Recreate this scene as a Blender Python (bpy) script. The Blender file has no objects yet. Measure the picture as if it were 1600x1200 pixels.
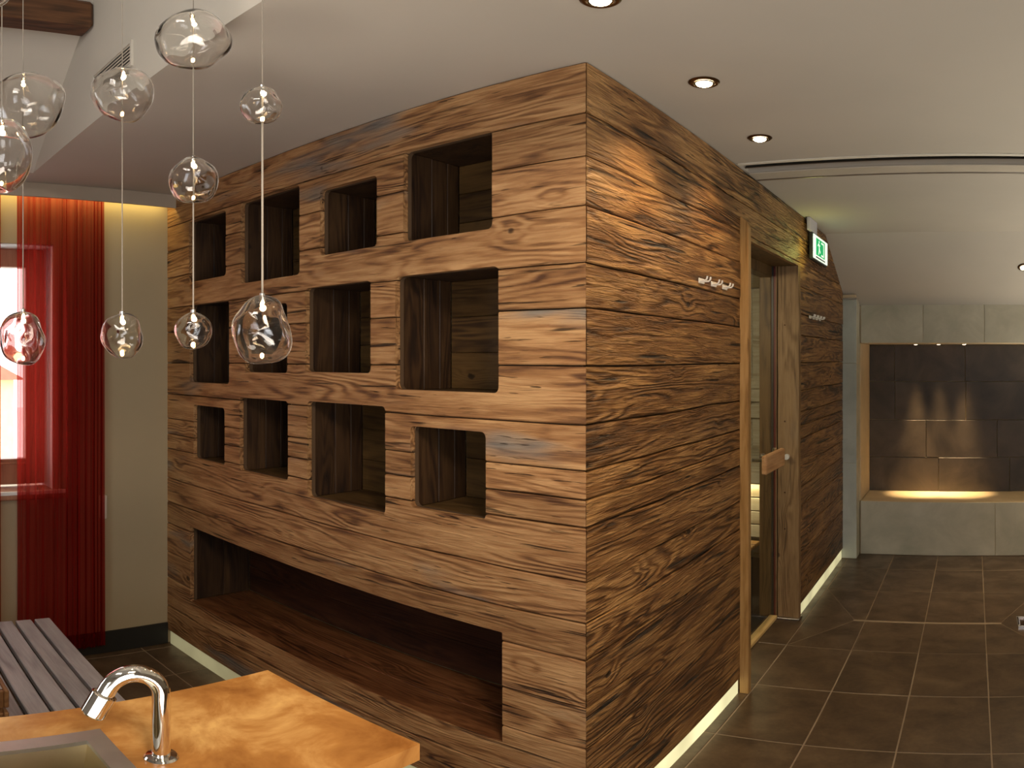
import bpy, bmesh, math, random
from mathutils import Vector, Matrix, noise
from math import sin, cos, tan, atan, atan2, pi, hypot, radians
C = bpy.context.scene.collection
S = bpy.context.scene

# ------------------------------------------------------------------ camera (level 360-type panorama crop, eye at origin)
F = 1134.7
cd = bpy.data.cameras.new('camera'); cd.type = 'PANO'; cd.panorama_type = 'EQUIRECTANGULAR'
cd.longitude_min = -800 / F; cd.longitude_max = 800 / F
cd.latitude_max = 561.7 / F; cd.latitude_min = -638.3 / F
cd.clip_start = 0.02; cd.clip_end = 200
cam = bpy.data.objects.new('camera', cd); C.objects.link(cam)
cam.rotation_euler = (pi / 2, 0, (1521.9 - 800) / F)
S.camera = cam
S.view_settings.view_transform = 'Standard'
S.view_settings.look = 'None'
S.view_settings.gamma = 1
S.view_settings.exposure = 0.0
S.view_settings.use_curve_mapping = False

# ------------------------------------------------------------------ light
w = bpy.data.worlds.new('sky'); S.world = w; w.use_nodes = True
bg = w.node_tree.nodes['Background']; bg.inputs[0].default_value = (0.92, 0.94, 1.0, 1); bg.inputs[1].default_value = 4.5

def area(name, loc, rot, sx, sy, power, col, spread=pi):
    l = bpy.data.lights.new(name, 'AREA'); l.shape = 'RECTANGLE'; l.size = sx; l.size_y = sy
    l.energy = power; l.color = col; l.spread = spread
    o = bpy.data.objects.new(name, l); o.location = loc; o.rotation_euler = rot; C.objects.link(o); return o

def spot(name, loc, power, col, angle=80, blend=0.6, rot=(0, 0, 0), size=0.03):
    l = bpy.data.lights.new(name, 'SPOT'); l.energy = power; l.color = col
    l.spot_size = radians(angle); l.spot_blend = blend; l.shadow_soft_size = size
    o = bpy.data.objects.new(name, l); o.location = loc; o.rotation_euler = rot; C.objects.link(o); return o

WARM = (1.0, 0.70, 0.38)
SOFT = (1.0, 0.84, 0.66)
# daylight that comes in through the two windows behind the camera
area('window_daylight', (1.0, -2.9, 0.15), (radians(-90), 0, 0), 1.3, 1.5, 22, (1.0, 0.86, 0.70))
area('window_daylight_wide', (2.12, -0.6, 0.05), (0, radians(90), 0), 1.4, 1.6, 12, (1.0, 0.88, 0.72))
# added fill lights out of view, without fixtures, to brighten the ceiling
area('ceiling_fill_right', (1.15, 3.7, -0.8), (0, radians(168), 0), 0.25, 5.0, 34, (1.0, 0.90, 0.74), radians(125))
tn = area('ceiling_fill_near', (-0.35, 0.0, -0.75), (0, 0, 0), 1.2, 0.5, 13, (1.0, 0.88, 0.76), radians(112))
tn.rotation_euler = Vector((-0.55, 0.36, 0.74)).to_track_quat('-Z', 'Y').to_euler()
area('attic_fill', (-0.7, -0.7, 1.35), (radians(80), 0, radians(12)), 0.9, 0.25, 13, (1.0, 0.92, 0.82), radians(140))  # added fill for the attic well face, no lamp there
# added fill beside the camera, no fixture, aimed down at the niche wall
spot('niche_wall_fill', (0.30, 0.25, 0.80), 135, (1.0, 0.78, 0.55), 68, 1.0, (radians(54), 0, radians(56)), 0.22)
# cove strip behind the fascia over the cream wall
area('cove_strip', (-3.385, 0.3, 0.845), (0, 0, 0), 0.03, 2.75, 5.0, (1.0, 0.74, 0.24))
# recessed ceiling spots
SPOTS = [(-0.78, 1.38), (-0.777, 1.993), (-0.793, 2.61)]
for i, (x, y) in enumerate(SPOTS):
    spot('ceiling_spot_light', (x, y, 0.845), (13, 32, 22)[i], WARM, 125, 0.8)
spot('far_end_fill', (0.75, 4.3, 0.845), 24, WARM, 130, 0.8)  # added fill for the far end, no fixture of its own
spot('slope_spot_light', (0.36, 5.16, 0.655), 60, WARM, 62, 0.9, (radians(-9), 0, 0))
spot('right_side_fill', (0.9, 2.9, 0.845), 6, WARM, 120, 0.8)  # added fill on the unseen right side
spot('counter_fill', (-0.75, 0.62, 2.15), 37, (1.0, 0.76, 0.48), 38, 0.7, (radians(4), 0, 0))  # added fill over the counter, no fixture modelled
for x in (-0.483, -0.293, -0.083):
    spot('niche_spot_light', (x, 6.03, 0.112), 170, (1.0, 0.68, 0.34), 27, 1.0, (radians(1.0), 0, 0), 0.035)
# sauna interior: strip under the bench, then an added fill for the boards
area('sauna_bench_strip', (-2.0, 4.32, -0.775), (0, 0, 0), 1.5, 0.03, 5.0, (1.0, 0.78, 0.42))
area('sauna_fill', (-1.9, 3.0, 0.45), (radians(55), 0, 0), 0.5, 0.3, 13, (1.0, 0.86, 0.62))

# ------------------------------------------------------------------ node helpers
class NT:
    def __init__(s, name):
        s.m = bpy.data.materials.new(name); s.m.use_nodes = True
        s.t = s.m.node_tree; s.b = s.t.nodes['Principled BSDF']; s.out = s.t.nodes['Material Output']
    def n(s, typ, **kw):
        nd = s.t.nodes.new(typ)
        for k, v in kw.items():
            if k.startswith('i_'):
                key = k[2:]; key = int(key) if key.isdigit() else key
                s.set(nd, key, v)
            else: setattr(nd, k, v)
        return nd
    def set(s, nd, key, v):
        if isinstance(v, bpy.types.NodeSocket): s.t.links.new(v, nd.inputs[key])
        else: nd.inputs[key].default_value = v
    def math(s, op, a, b=0.0, c=None):
        nd = s.t.nodes.new('ShaderNodeMath'); nd.operation = op
        s.set(nd, 0, a); s.set(nd, 1, b)
        if c is not None: s.set(nd, 2, c)
        return nd.outputs[0]
    def mix(s, f, a, b, mode='MIX'):
        nd = s.t.nodes.new('ShaderNodeMix'); nd.data_type = 'RGBA'; nd.blend_type = mode
        s.set(nd, 0, f); s.set(nd, 6, a); s.set(nd, 7, b)
        return nd.outputs[2]
    def ramp(s, f, stops):
        nd = s.t.nodes.new('ShaderNodeValToRGB'); s.set(nd, 0, f)
        cr = nd.color_ramp
        while len(cr.elements) < len(stops): cr.elements.new(0.5)
        for e, (p, c) in zip(cr.elements, stops):
            e.position = p; e.color = (*c, 1) if len(c) == 3 else c
        return nd.outputs[0]
    def mrange(s, v, a, b, c=0.0, d=1.0, smooth=True):
        nd = s.t.nodes.new('ShaderNodeMapRange'); nd.interpolation_type = 'SMOOTHSTEP' if smooth else 'LINEAR'
        s.set(nd, 0, v); nd.inputs[1].default_value = a; nd.inputs[2].default_value = b
        nd.inputs[3].default_value = c; nd.inputs[4].default_value = d
        return nd.outputs[0]
    def noise(s, vec, scale, detail=3, rough=0.55, dist=0.0):
        nd = s.t.nodes.new('ShaderNodeTexNoise'); s.set(nd, 'Vector', vec)
        nd.inputs['Scale'].default_value = scale; nd.inputs['Detail'].default_value = detail
        nd.inputs['Roughness'].default_value = rough; nd.inputs['Distortion'].default_value = dist
        return nd.outputs[0]
    def P(s, **kw):
        for k, v in kw.items(): s.set(s.b, k.replace('_', ' '), v)
        return s.m

def c4(c): return (*c, 1.0)

def plain(name, col, rough=0.6, metal=0.0, var=0.08, scale=6.0, bump=0.0, bscale=60.0, **kw):
    t = NT(name)
    tc = t.n('ShaderNodeTexCoord').outputs['Object']
    nz = t.noise(tc, scale, 4)
    col2 = t.ramp(nz, [(0.3, tuple(c * (1 - var) for c in col)), (0.7, tuple(min(1, c * (1 + var)) for c in col))])
    if bump:
        bn = t.n('ShaderNodeBump', i_Strength=bump, i_Distance=0.002, i_Height=t.noise(tc, bscale, 3))
        t.set(t.b, 'Normal', bn.outputs[0])
    return t.P(Base_Color=col2, Roughness=rough, Metallic=metal, **kw)

def emit(name, col, strength):
    t = NT(name)
    return t.P(Base_Color=c4(col), Emission_Color=c4(col), Emission_Strength=strength)

def wood(name, dark, mid, light, axis='x', bump=0.5, rough=0.55, crack=0.5, grey=0.3, ring=1.0, vary=0.35, dist=0.004, across='z', spec=0.35, knots=1.0):
    """timber: contour-line grain stretched along the axis, fibres, drying cracks, knots, weathered grey patches"""
    t = NT(name)
    tc = t.n('ShaderNodeTexCoord').outputs['Object']
    rnd = t.n('ShaderNodeObjectInfo').outputs['Random']
    sep = t.n('ShaderNodeSeparateXYZ', i_0=tc)
    idx = {'x': 0, 'y': 1, 'z': 2}
    a = sep.outputs[idx[axis]]; c = sep.outputs[idx[across]]
    other = [k for k in 'xyz' if k not in (axis, across)][0]
    d = sep.outputs[idx[other]]
    off = t.math('MULTIPLY', rnd, 41.0)
    a = t.math('ADD', a, off)
    def vec(ka, kc, kd, z0=0.0):
        return t.n('ShaderNodeCombineXYZ', i_0=t.math('MULTIPLY', a, ka), i_1=t.math('MULTIPLY', c, kc),
                   i_2=t.math('ADD', t.math('MULTIPLY', d, kd), t.math('MULTIPLY', rnd, 9.0 + z0))).outputs[0]
    vo = t.n('ShaderNodeTexVoronoi', i_Vector=vec(3.6, 5.5, 5.0, 7.0), i_Scale=1.0)
    vr = t.n('ShaderNodeSeparateColor', i_0=vo.outputs['Color']).outputs[0]
    has = t.math('GREATER_THAN', vr, 0.55)
    kd_ = t.math('ADD', vo.outputs['Distance'], t.math('MULTIPLY', t.math('SUBTRACT', t.noise(vec(30, 50, 50), 1.0, 1), 0.5), 0.06))
    knot = t.math('MULTIPLY', t.math('MULTIPLY', t.mrange(kd_, 0.075, 0.045), has), knots)
    swirl = t.math('MULTIPLY', t.math('MULTIPLY', t.mrange(vo.outputs['Distance'], 0.34, 0.0), has), 9.0 * min(1, knots))
    warp = t.noise(vec(0.9, 7.0, 6.0), 1.0, 3, 0.45, 0.3)
    v = t.math('ADD', t.math('ADD', t.math('MULTIPLY', warp, 120.0 * ring), swirl), t.math('MULTIPLY', c, 230.0 * ring))
    rings = t.math('MULTIPLY_ADD', t.math('SINE', v), 0.5, 0.5)
    rings = t.math('MULTIPLY', t.math('POWER', rings, 1.5), t.mrange(t.noise(vec(2.0, 14.0, 9.0, 2.0), 1.0, 2), 0.35, 0.65, 0.15, 1.0))
    fib = t.noise(vec(4.0, 130.0, 90.0), 1.0, 4, 0.65)
    blot = t.noise(vec(2.2, 12.0, 8.0, 3.0), 1.0, 4, 0.6, 0.4)
    cr = t.noise(vec(1.8, 38.0, 20.0, 5.0), 1.0, 3, 0.6, 0.5)
    crk = t.mrange(cr, 0.62, 0.69)
    crk = t.math('MULTIPLY', crk, t.mrange(fib, 0.35, 0.55, 0.4, 1.0))
    cr2 = t.noise(vec(7.0, 95.0, 60.0, 2.5), 1.0, 2, 0.6, 0.4)
    crk2 = t.math('MULTIPLY', t.mrange(cr2, 0.64, 0.71), t.mrange(t.noise(vec(1.4, 7.0, 5.0, 6.5), 1.0, 2), 0.42, 0.60))
    crk = t.math('MAXIMUM', crk, t.math('MULTIPLY', crk2, 0.85))
    chip = t.math('ABSOLUTE', t.math('SUBTRACT', t.noise(vec(5.0, 55.0, 40.0, 8.0), 1.0, 3, 0.6, 0.6), 0.5))
    val = t.math('ADD', t.math('MULTIPLY', rings, 0.26), t.math('ADD', t.math('MULTIPLY', fib, 0.36), t.math('ADD', t.math('MULTIPLY', chip, -0.5), t.math('MULTIPLY', blot, 0.64))))
    col = t.ramp(t.math('SUBTRACT', 1.08, val), [(0.29, dark), (0.51, mid), (0.73, light)])
    gm = t.math('MULTIPLY', t.mrange(t.noise(vec(1.1, 5.0, 4.0, 11.0), 1.0, 3, 0.6), 0.56, 0.72), grey)
    g = sum(mid) / 3
    col = t.mix(gm, col, c4((g * 0.95, g * 0.98, g * 0.92)))
    # every board its own tone
    tone = t.math('MULTIPLY_ADD', t.math('FRACT', t.math('MULTIPLY', rnd, 17.3)), vary, 1.0 - vary * 0.5)
    col = t.mix(1.0, col, t.n('ShaderNodeCombineColor', i_0=tone, i_1=t.math('POWER', tone, 1.1), i_2=t.math('POWER', tone, 1.25)).outputs[0], 'MULTIPLY')
    col = t.mix(t.math('MULTIPLY', crk, crack), col, c4(tuple(x * 0.12 for x in dark)))
    col = t.mix(t.math('MULTIPLY', knot, 0.85), col, c4(tuple(x * 0.35 for x in dark)))
    h = t.math('ADD', t.math('MULTIPLY', rings, -0.35), t.math('ADD', t.math('MULTIPLY', fib, 0.35), t.math('MULTIPLY', chip, 1.6 * crack)))
    h = t.math('SUBTRACT', h, t.math('ADD', t.math('MULTIPLY', crk, 1.2 * crack), t.math('MULTIPLY', knot, 0.5)))
    bn = t.n('ShaderNodeBump', i_Strength=bump, i_Distance=dist, i_Height=h)
    t.set(t.b, 'Normal', bn.outputs[0])
    return t.P(Base_Color=col, Roughness=rough, Specular_IOR_Level=spec)

M = {}
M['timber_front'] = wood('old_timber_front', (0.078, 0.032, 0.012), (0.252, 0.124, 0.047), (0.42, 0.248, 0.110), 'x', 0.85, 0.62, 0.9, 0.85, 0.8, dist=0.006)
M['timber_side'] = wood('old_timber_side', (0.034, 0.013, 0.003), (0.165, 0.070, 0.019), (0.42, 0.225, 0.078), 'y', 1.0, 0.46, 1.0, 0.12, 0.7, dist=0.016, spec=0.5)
M['niche_v'] = wood('niche_board_upright', (0.011, 0.005, 0.002), (0.028, 0.012, 0.004), (0.055, 0.027, 0.009), 'z', 0.2, 0.6, 0.3, 0.1, 0.7, across='y')  # darkened so the colour carries the shade inside the niches
M['niche_h'] = wood('niche_board_level', (0.028, 0.012, 0.003), (0.070, 0.036, 0.009), (0.11, 0.060, 0.017), 'x', 0.2, 0.6, 0.15, 0.05, 0.7, vary=0.25, knots=1.0)  # also darkened, niche shade put into the board colour
M['seat_wood'] = wood('recess_seat_wood', (0.032, 0.011, 0.004), (0.10, 0.036, 0.012), (0.20, 0.085, 0.032), 'x', 0.3, 0.5, 0.2, 0.05, 0.9, across='y')
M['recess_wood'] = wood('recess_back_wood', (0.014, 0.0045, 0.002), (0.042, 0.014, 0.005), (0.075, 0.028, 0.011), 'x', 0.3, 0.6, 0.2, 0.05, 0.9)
M['post_wood'] = wood('hewn_post_wood', (0.10, 0.055, 0.022), (0.22, 0.13, 0.058), (0.30, 0.19, 0.09), 'z', 0.4, 0.65, 0.4, 0.3, 0.5, across='x')
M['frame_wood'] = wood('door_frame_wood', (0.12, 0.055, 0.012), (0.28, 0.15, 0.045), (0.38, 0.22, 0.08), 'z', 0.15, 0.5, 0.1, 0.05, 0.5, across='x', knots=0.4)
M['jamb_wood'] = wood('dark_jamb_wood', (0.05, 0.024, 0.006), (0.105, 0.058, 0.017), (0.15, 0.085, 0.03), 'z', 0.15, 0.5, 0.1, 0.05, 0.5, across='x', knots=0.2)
M['handle_wood'] = wood('handle_wood', (0.34, 0.17, 0.07), (0.50, 0.27, 0.12), (0.62, 0.36, 0.18), 'y', 0.1, 0.45, 0.0, 0.0, 0.5, knots=0)
M['sauna_wood'] = wood('pale_sauna_wood', (0.36, 0.30, 0.19), (0.52, 0.46, 0.33), (0.62, 0.57, 0.43), 'x', 0.1, 0.6, 0.0, 0.0, 0.4, vary=0.1, knots=0.3)
M['beam_wood'] = wood('roof_beam_wood', (0.022, 0.009, 0.003), (0.06, 0.024, 0.008), (0.095, 0.04, 0.015), 'y', 0.3, 0.6, 0.3, 0.0, 0.6)
M['window_wood'] = wood('window_frame_wood', (0.16, 0.07, 0.035), (0.30, 0.14, 0.08), (0.38, 0.19, 0.11), 'z', 0.1, 0.4, 0.0, 0.0, 0.4, across='y', knots=0)
M['crate_wood'] = wood('crate_wood', (0.07, 0.03, 0.01), (0.17, 0.08, 0.03), (0.25, 0.13, 0.05), 'x', 0.2, 0.6, 0.2, 0.0, 0.5)
M['threshold_wood'] = wood('threshold_wood', (0.36, 0.22, 0.08), (0.55, 0.37, 0.15), (0.66, 0.46, 0.21), 'y', 0.1, 0.5, 0.0, 0.0, 0.4, knots=0, across='x')
M['ceiling'] = plain('ceiling_plaster', (0.45, 0.42, 0.365), 0.9, var=0.04, scale=1.5)
M['fascia'] = plain('warm_grey_fascia', (0.36, 0.30, 0.235), 0.9, var=0.03)
M['cream'] = plain('cream_wall_paint', (0.36, 0.295, 0.185), 0.85, var=0.04, scale=2, bump=0.05, bscale=120)
M['plaster'] = plain('grey_room_plaster', (0.46, 0.42, 0.36), 0.9, var=0.04, scale=2)
M['reveal'] = plain('white_window_reveal', (0.75, 0.75, 0.72), 0.7, var=0.03)
M['dark_gap'] = plain('dark_backing', (0.012, 0.008, 0.005), 0.95)
M['back_board'] = plain('brown_backing_board', (0.075, 0.042, 0.018), 0.8)
M['dark_base'] = plain('dark_skirting', (0.008, 0.007, 0.006), 0.6)
M['strip_panel'] = plain('pale_plinth_board', (0.62, 0.60, 0.42), 0.6, var=0.08, scale=8)
M['bench_slat'] = wood('grey_bench_slat', (0.19, 0.19, 0.20), (0.29, 0.29, 0.305), (0.38, 0.38, 0.40), 'x', 0.2, 0.5, 0.15, 0.0, 0.3, vary=0.08, across='y', knots=0)
M['bench_frame'] = plain('bench_frame_paint', (0.03, 0.028, 0.028), 0.5)
M['chrome'] = plain('polished_chrome', (0.86, 0.84, 0.80), 0.07, 1.0, var=0.01)
M['steel'] = plain('brushed_steel', (0.62, 0.61, 0.56), 0.42, 1.0, var=0.05, scale=20)
M['bowl'] = plain('warm_brushed_steel', (0.50, 0.42, 0.26), 0.38, 1.0, var=0.06, scale=12)
M['nickel'] = plain('satin_nickel', (0.85, 0.83, 0.78), 0.45, 0.4, var=0.02)
M['aluminium'] = plain('satin_aluminium', (0.40, 0.37, 0.34), 0.35, 1.0, var=0.03)
M['vent_dark'] = plain('vent_slot_grey', (0.085, 0.082, 0.078), 0.6)
M['vent_lip'] = plain('vent_lip_plaster', (0.44, 0.40, 0.33), 0.7)
M['bronze'] = plain('dark_bronze', (0.10, 0.05, 0.02), 0.3, 0.9)
M['black_plastic'] = plain('black_plastic', (0.02, 0.02, 0.02), 0.4)
M['white_plastic'] = plain('white_plastic', (0.62, 0.60, 0.52), 0.5, var=0.02)
M['bracket'] = plain('grey_lilac_bracket', (0.50, 0.48, 0.56), 0.5, var=0.02)
M['red_seal'] = plain('red_door_seal', (0.11, 0.010, 0.006), 0.5)
M['lamp'] = emit('spot_lamp', (1.0, 0.82, 0.52), 30)
M['mini_lamp'] = emit('niche_lamp', (1.0, 0.78, 0.52), 9)
M['bulb_glint'] = emit('capsule_glint', (1.0, 0.62, 0.26), 22)
M['sign_white'] = emit('lit_sign_white', (0.86, 1.0, 0.84), 0.85)
M['sign_green'] = emit('lit_sign_green', (0.01, 0.42, 0.13), 0.75)
def m_strip(name, st):
    t = NT(name)
    nz = t.noise(t.n('ShaderNodeTexCoord').outputs['Object'], 3.0, 3)
    return t.P(Base_Color=(0.30, 0.27, 0.15, 1), Emission_Color=(1.0, 0.91, 0.50, 1), Emission_Strength=t.mrange(nz, 0.3, 0.7, st * 0.75, st * 1.15))
M['strip_dim'] = m_strip('dim_led_diffuser', 0.26)
M['strip_bright'] = m_strip('bright_led_diffuser', 0.95)
M['strip_far'] = m_strip('far_led_diffuser', 0.62)
M['foliage'] = plain('far_tree_green', (0.20, 0.26, 0.12), 0.9, var=0.4)
M['far_house'] = plain('far_house_plaster', (0.75, 0.58, 0.30), 0.9)
M['far_roof'] = plain('far_roof_tiles', (0.35, 0.16, 0.10), 0.9)
M['snow_ground'] = plain('pale_outside_ground', (0.72, 0.72, 0.70), 0.9)

def m_floor_tile():
    t = NT('dark_brown_stoneware')
    tc = t.n('ShaderNodeTexCoord').outputs['Object']
    rnd = t.n('ShaderNodeObjectInfo').outputs['Random']
    v = t.n('ShaderNodeVectorMath', operation='ADD', i_0=tc, i_1=t.n('ShaderNodeCombineXYZ', i_0=t.math('MULTIPLY', rnd, 30.0)).outputs[0]).outputs[0]
    n1 = t.noise(v, 5.0, 5, 0.6, 0.4); n2 = t.noise(v, 60.0, 3)
    col = t.ramp(t.math('ADD', t.math('MULTIPLY', n1, 0.8), t.math('MULTIPLY', n2, 0.2)),
                 [(0.32, (0.042, 0.026, 0.014)), (0.5, (0.085, 0.054, 0.030)), (0.68, (0.135, 0.092, 0.054))])
    bn = t.n('ShaderNodeBump', i_Strength=0.25, i_Distance=0.002, i_Height=n1)
    t.set(t.b, 'Normal', bn.outputs[0])
    return t.P(Base_Color=col, Roughness=t.mrange(n1, 0.3, 0.7, 0.42, 0.28))
M['floor_tile'] = m_floor_tile()
M['grout'] = plain('tan_grout', (0.27, 0.205, 0.14), 0.9, var=0.1)

def m_stone(name, lo, mid, hi, rough, scale=3.0):
    t = NT(name)
    tc = t.n('ShaderNodeTexCoord').outputs['Object']
    rnd = t.n('ShaderNodeObjectInfo').outputs['Random']
    v = t.n('ShaderNodeVectorMath', operation='ADD', i_0=tc, i_1=t.n('ShaderNodeCombineXYZ', i_0=t.math('MULTIPLY', rnd, 30.0)).outputs[0]).outputs[0]
    n1 = t.noise(v, scale, 6, 0.6, 0.5)
    col = t.ramp(n1, [(0.3, lo), (0.5, mid), (0.7, hi)])
    bn = t.n('ShaderNodeBump', i_Strength=0.2, i_Distance=0.003, i_Height=n1)
    t.set(t.b, 'Normal', bn.outputs[0])
    return t.P(Base_Color=col, Roughness=rough)
M['grey_tile'] = m_stone('pale_grey_stone_tile', (0.38, 0.365, 0.28), (0.48, 0.455, 0.355), (0.59, 0.555, 0.445), 0.55)
M['blue_tile'] = m_stone('cool_grey_stone_tile', (0.40, 0.43, 0.38), (0.49, 0.52, 0.46), (0.58, 0.61, 0.54), 0.55)
M['dark_tile'] = m_stone('dark_slate_tile', (0.035, 0.026, 0.018), (0.070, 0.053, 0.037), (0.11, 0.084, 0.06), 0.45)
M['niche_plaster'] = plain('ochre_niche_lining', (0.62, 0.50, 0.32), 0.7)
M['counter'] = m_stone('amber_polished_stone', (0.25, 0.098, 0.022), (0.43, 0.20, 0.054), (0.72, 0.44, 0.16), 0.26, 7.0)

def m_glass(name, ior=1.46, col=(1, 1, 1), rough=0.0):
    t = NT(name)
    return t.P(Base_Color=c4(col), Roughness=rough, IOR=ior, Transmission_Weight=1.0, Sheen_Weight=0.55, Sheen_Roughness=0.22, Sheen_Tint=(1.0, 0.96, 0.90, 1))  # sheen added to imitate bright light along the globe rims
M['glass'] = m_glass('clear_blown_glass', 1.45, (0.99, 0.985, 0.97), 0.025)
def m_pane():
    t = NT('clear_window_pane')
    tr = t.n('ShaderNodeBsdfTransparent', i_Color=(0.93, 0.95, 0.93, 1))
    gl = t.n('ShaderNodeBsdfGlossy', i_Color=(0.9, 0.9, 0.9, 1), i_Roughness=0.02)
    fr = t.n('ShaderNodeFresnel', i_IOR=1.25)
    geo = t.n('ShaderNodeNewGeometry')
    fac = t.math('MULTIPLY', fr.outputs[0], t.math('SUBTRACT', 1.0, geo.outputs['Backfacing']))
    mx = t.n('ShaderNodeMixShader', i_0=fac, i_1=tr.outputs[0], i_2=gl.outputs[0])
    t.t.links.new(mx.outputs[0], t.out.inputs[0]); return t.m
M['pane'] = m_pane()
def m_sheer():
    t = NT('sheer_red_voile')
    tc = t.n('ShaderNodeTexCoord').outputs['Object']
    sep = t.n('ShaderNodeSeparateXYZ', i_0=tc)
    v = t.n('ShaderNodeCombineXYZ', i_0=t.math('MULTIPLY', sep.outputs[1], 60.0), i_1=t.math('MULTIPLY', sep.outputs[2], 0.3)).outputs[0]
    n1 = t.noise(v, 1.0, 4, 0.6)
    tr = t.n('ShaderNodeBsdfTransparent', i_Color=(0.92, 0.42, 0.40, 1))
    df = t.n('ShaderNodeBsdfDiffuse', i_Color=(0.17, 0.007, 0.006, 1))
    tl = t.n('ShaderNodeBsdfTranslucent', i_Color=(0.42, 0.022, 0.014, 1))
    m1 = t.n('ShaderNodeMixShader', i_0=0.5, i_1=df.outputs[0], i_2=tl.outputs[0])
    fac = t.mrange(n1, 0.3, 0.7, 0.38, 0.78)
    m2 = t.n('ShaderNodeMixShader', i_0=fac, i_1=tr.outputs[0], i_2=m1.outputs[0])
    t.t.links.new(m2.outputs[0], t.out.inputs[0]); return t.m
M['sheer'] = m_sheer()

# ------------------------------------------------------------------ mesh helpers
def mesh_obj(name, verts, faces, mat, parent=None, smooth=False):
    me = bpy.data.meshes.new(name); me.from_pydata([tuple(v) for v in verts], [], faces); me.update()
    if mat: me.materials.append(mat)
    if smooth:
        for p in me.polygons: p.use_smooth = True
    o = bpy.data.objects.new(name, me); C.objects.link(o)
    if parent: o.parent = parent
    return o

class MB:
    """collects simple shapes for one mesh"""
    def __init__(s): s.v = []; s.f = []
    def add(s, vs, fs):
        k = len(s.v); s.v += [tuple(v) for v in vs]; s.f += [tuple(i + k for i in f) for f in fs]; return s
    def box(s, x0, x1, y0, y1, z0, z1, b=0.0):
        if x0 > x1: x0, x1 = x1, x0
        if y0 > y1: y0, y1 = y1, y0
        if z0 > z1: z0, z1 = z1, z0
        b = min(b, (x1 - x0) * .45, (y1 - y0) * .45, (z1 - z0) * .45)
        bm = bmesh.new(); bmesh.ops.create_cube(bm, size=1.0)
        for v in bm.verts:
            v.co = Vector(((x0 + x1) / 2 + v.co.x * (x1 - x0), (y0 + y1) / 2 + v.co.y * (y1 - y0), (z0 + z1) / 2 + v.co.z * (z1 - z0)))
        if b > 0: bmesh.ops.bevel(bm, geom=bm.edges[:], offset=b, segments=1, affect='EDGES', profile=0.5)
        bm.verts.index_update()
        s.add([v.co.copy() for v in bm.verts], [[v.index for v in f.verts] for f in bm.faces]); bm.free(); return s
    def prism(s, poly, a0, a1, axis):
        """poly of 2D points extruded along an axis; poly coordinates are the other two axes in order"""
        def P(p, a):
            return {'x': (a, p[0], p[1]), 'y': (p[0], a, p[1]), 'z': (p[0], p[1], a)}[axis]
        n = len(poly); vs = [P(p, a0) for p in poly] + [P(p, a1) for p in poly]
        fs = [tuple(range(n))[::-1], tuple(range(n, 2 * n))] + [(i, (i + 1) % n, n + (i + 1) % n, n + i) for i in range(n)]
        return s.add(vs, fs)
    def tube(s, pts, rad, seg=16, cap=True):
        pts = [Vector(p) for p in pts]; n = len(pts)
        rads = rad if isinstance(rad, (list, tuple)) else [rad] * n
        t0 = (pts[1] - pts[0]).normalized()
        u = t0.orthogonal().normalized(); vs = []; 
        for i, p in enumerate(pts):
            t = (pts[min(i + 1, n - 1)] - pts[max(i - 1, 0)]).normalized()
            u = (u - t * u.dot(t)).normalized(); w_ = t.cross(u)
            for k in range(seg):
                a = 2 * pi * k / seg
                vs.append(p + (u * cos(a) + w_ * sin(a)) * rads[i])
        fs = []
        for i in range(n - 1):
            for k in range(seg):
                k2 = (k + 1) % seg
                fs.append((i * seg + k, i * seg + k2, (i + 1) * seg + k2, (i + 1) * seg + k))
        if cap: fs += [tuple(range(seg))[::-1], tuple(range((n - 1) * seg, n * seg))]
        return s.add(vs, fs)
    def lathe(s, prof, centre=(0, 0, 0), seg=24):
        cx, cy, cz = centre; n = len(prof); vs = []
        for r, z in prof:
            for k in range(seg):
                a = 2 * pi * k / seg; vs.append((cx + r * cos(a), cy + r * sin(a), cz + z))
        fs = [(i * seg + k, i * seg + (k + 1) % seg, (i + 1) * seg + (k + 1) % seg, (i + 1) * seg + k) for i in range(n - 1) for k in range(seg)]
        fs += [tuple(range(seg))[::-1], tuple(range((n - 1) * seg, n * seg))]
        return s.add(vs, fs)
    def obj(s, name, mat, parent=None, smooth=False, angle=None):
        o = mesh_obj(name, s.v, s.f, mat, parent, smooth)
        bm = bmesh.new(); bm.from_mesh(o.data); bmesh.ops.recalc_face_normals(bm, faces=bm.faces)
        if smooth:
            for e in bm.edges:
                if len(e.link_faces) == 2 and e.calc_face_angle(0) > radians(angle or 35): e.smooth = False
        bm.to_mesh(o.data); bm.free(); return o

def empty(name, loc=(0, 0, 0)):
    o = bpy.data.objects.new(name, None); o.location = loc; o.empty_display_size = 0.05; C.objects.link(o); return o
def tag(o, label, cat, group=None, kind=None):
    o['label'] = label
    if cat: o['category'] = cat
    if group: o['group'] = group
    if kind: o['kind'] = kind
    return o
def struct(o, label, cat=None):
    o['kind'] = 'structure'; o['label'] = label
    if cat: o['category'] = cat
    return o
def rebase(root, p):
    """set a root empty at p, children keep their world place"""
    root.location = p
    for ch in root.children: ch.location = ch.location - Vector(p)

def boolean(o, cutter_mesh_obj, op='DIFFERENCE'):
    md = o.modifiers.new('cut', 'BOOLEAN'); md.operation = op; md.object = cutter_mesh_obj; md.solver = 'EXACT'
    bpy.context.view_layer.update()
    me = bpy.data.meshes.new_from_object(o.evaluated_get(bpy.context.evaluated_depsgraph_get()))
    o.modifiers.remove(md); old = o.data; o.data = me; bpy.data.meshes.remove(old)

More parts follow.
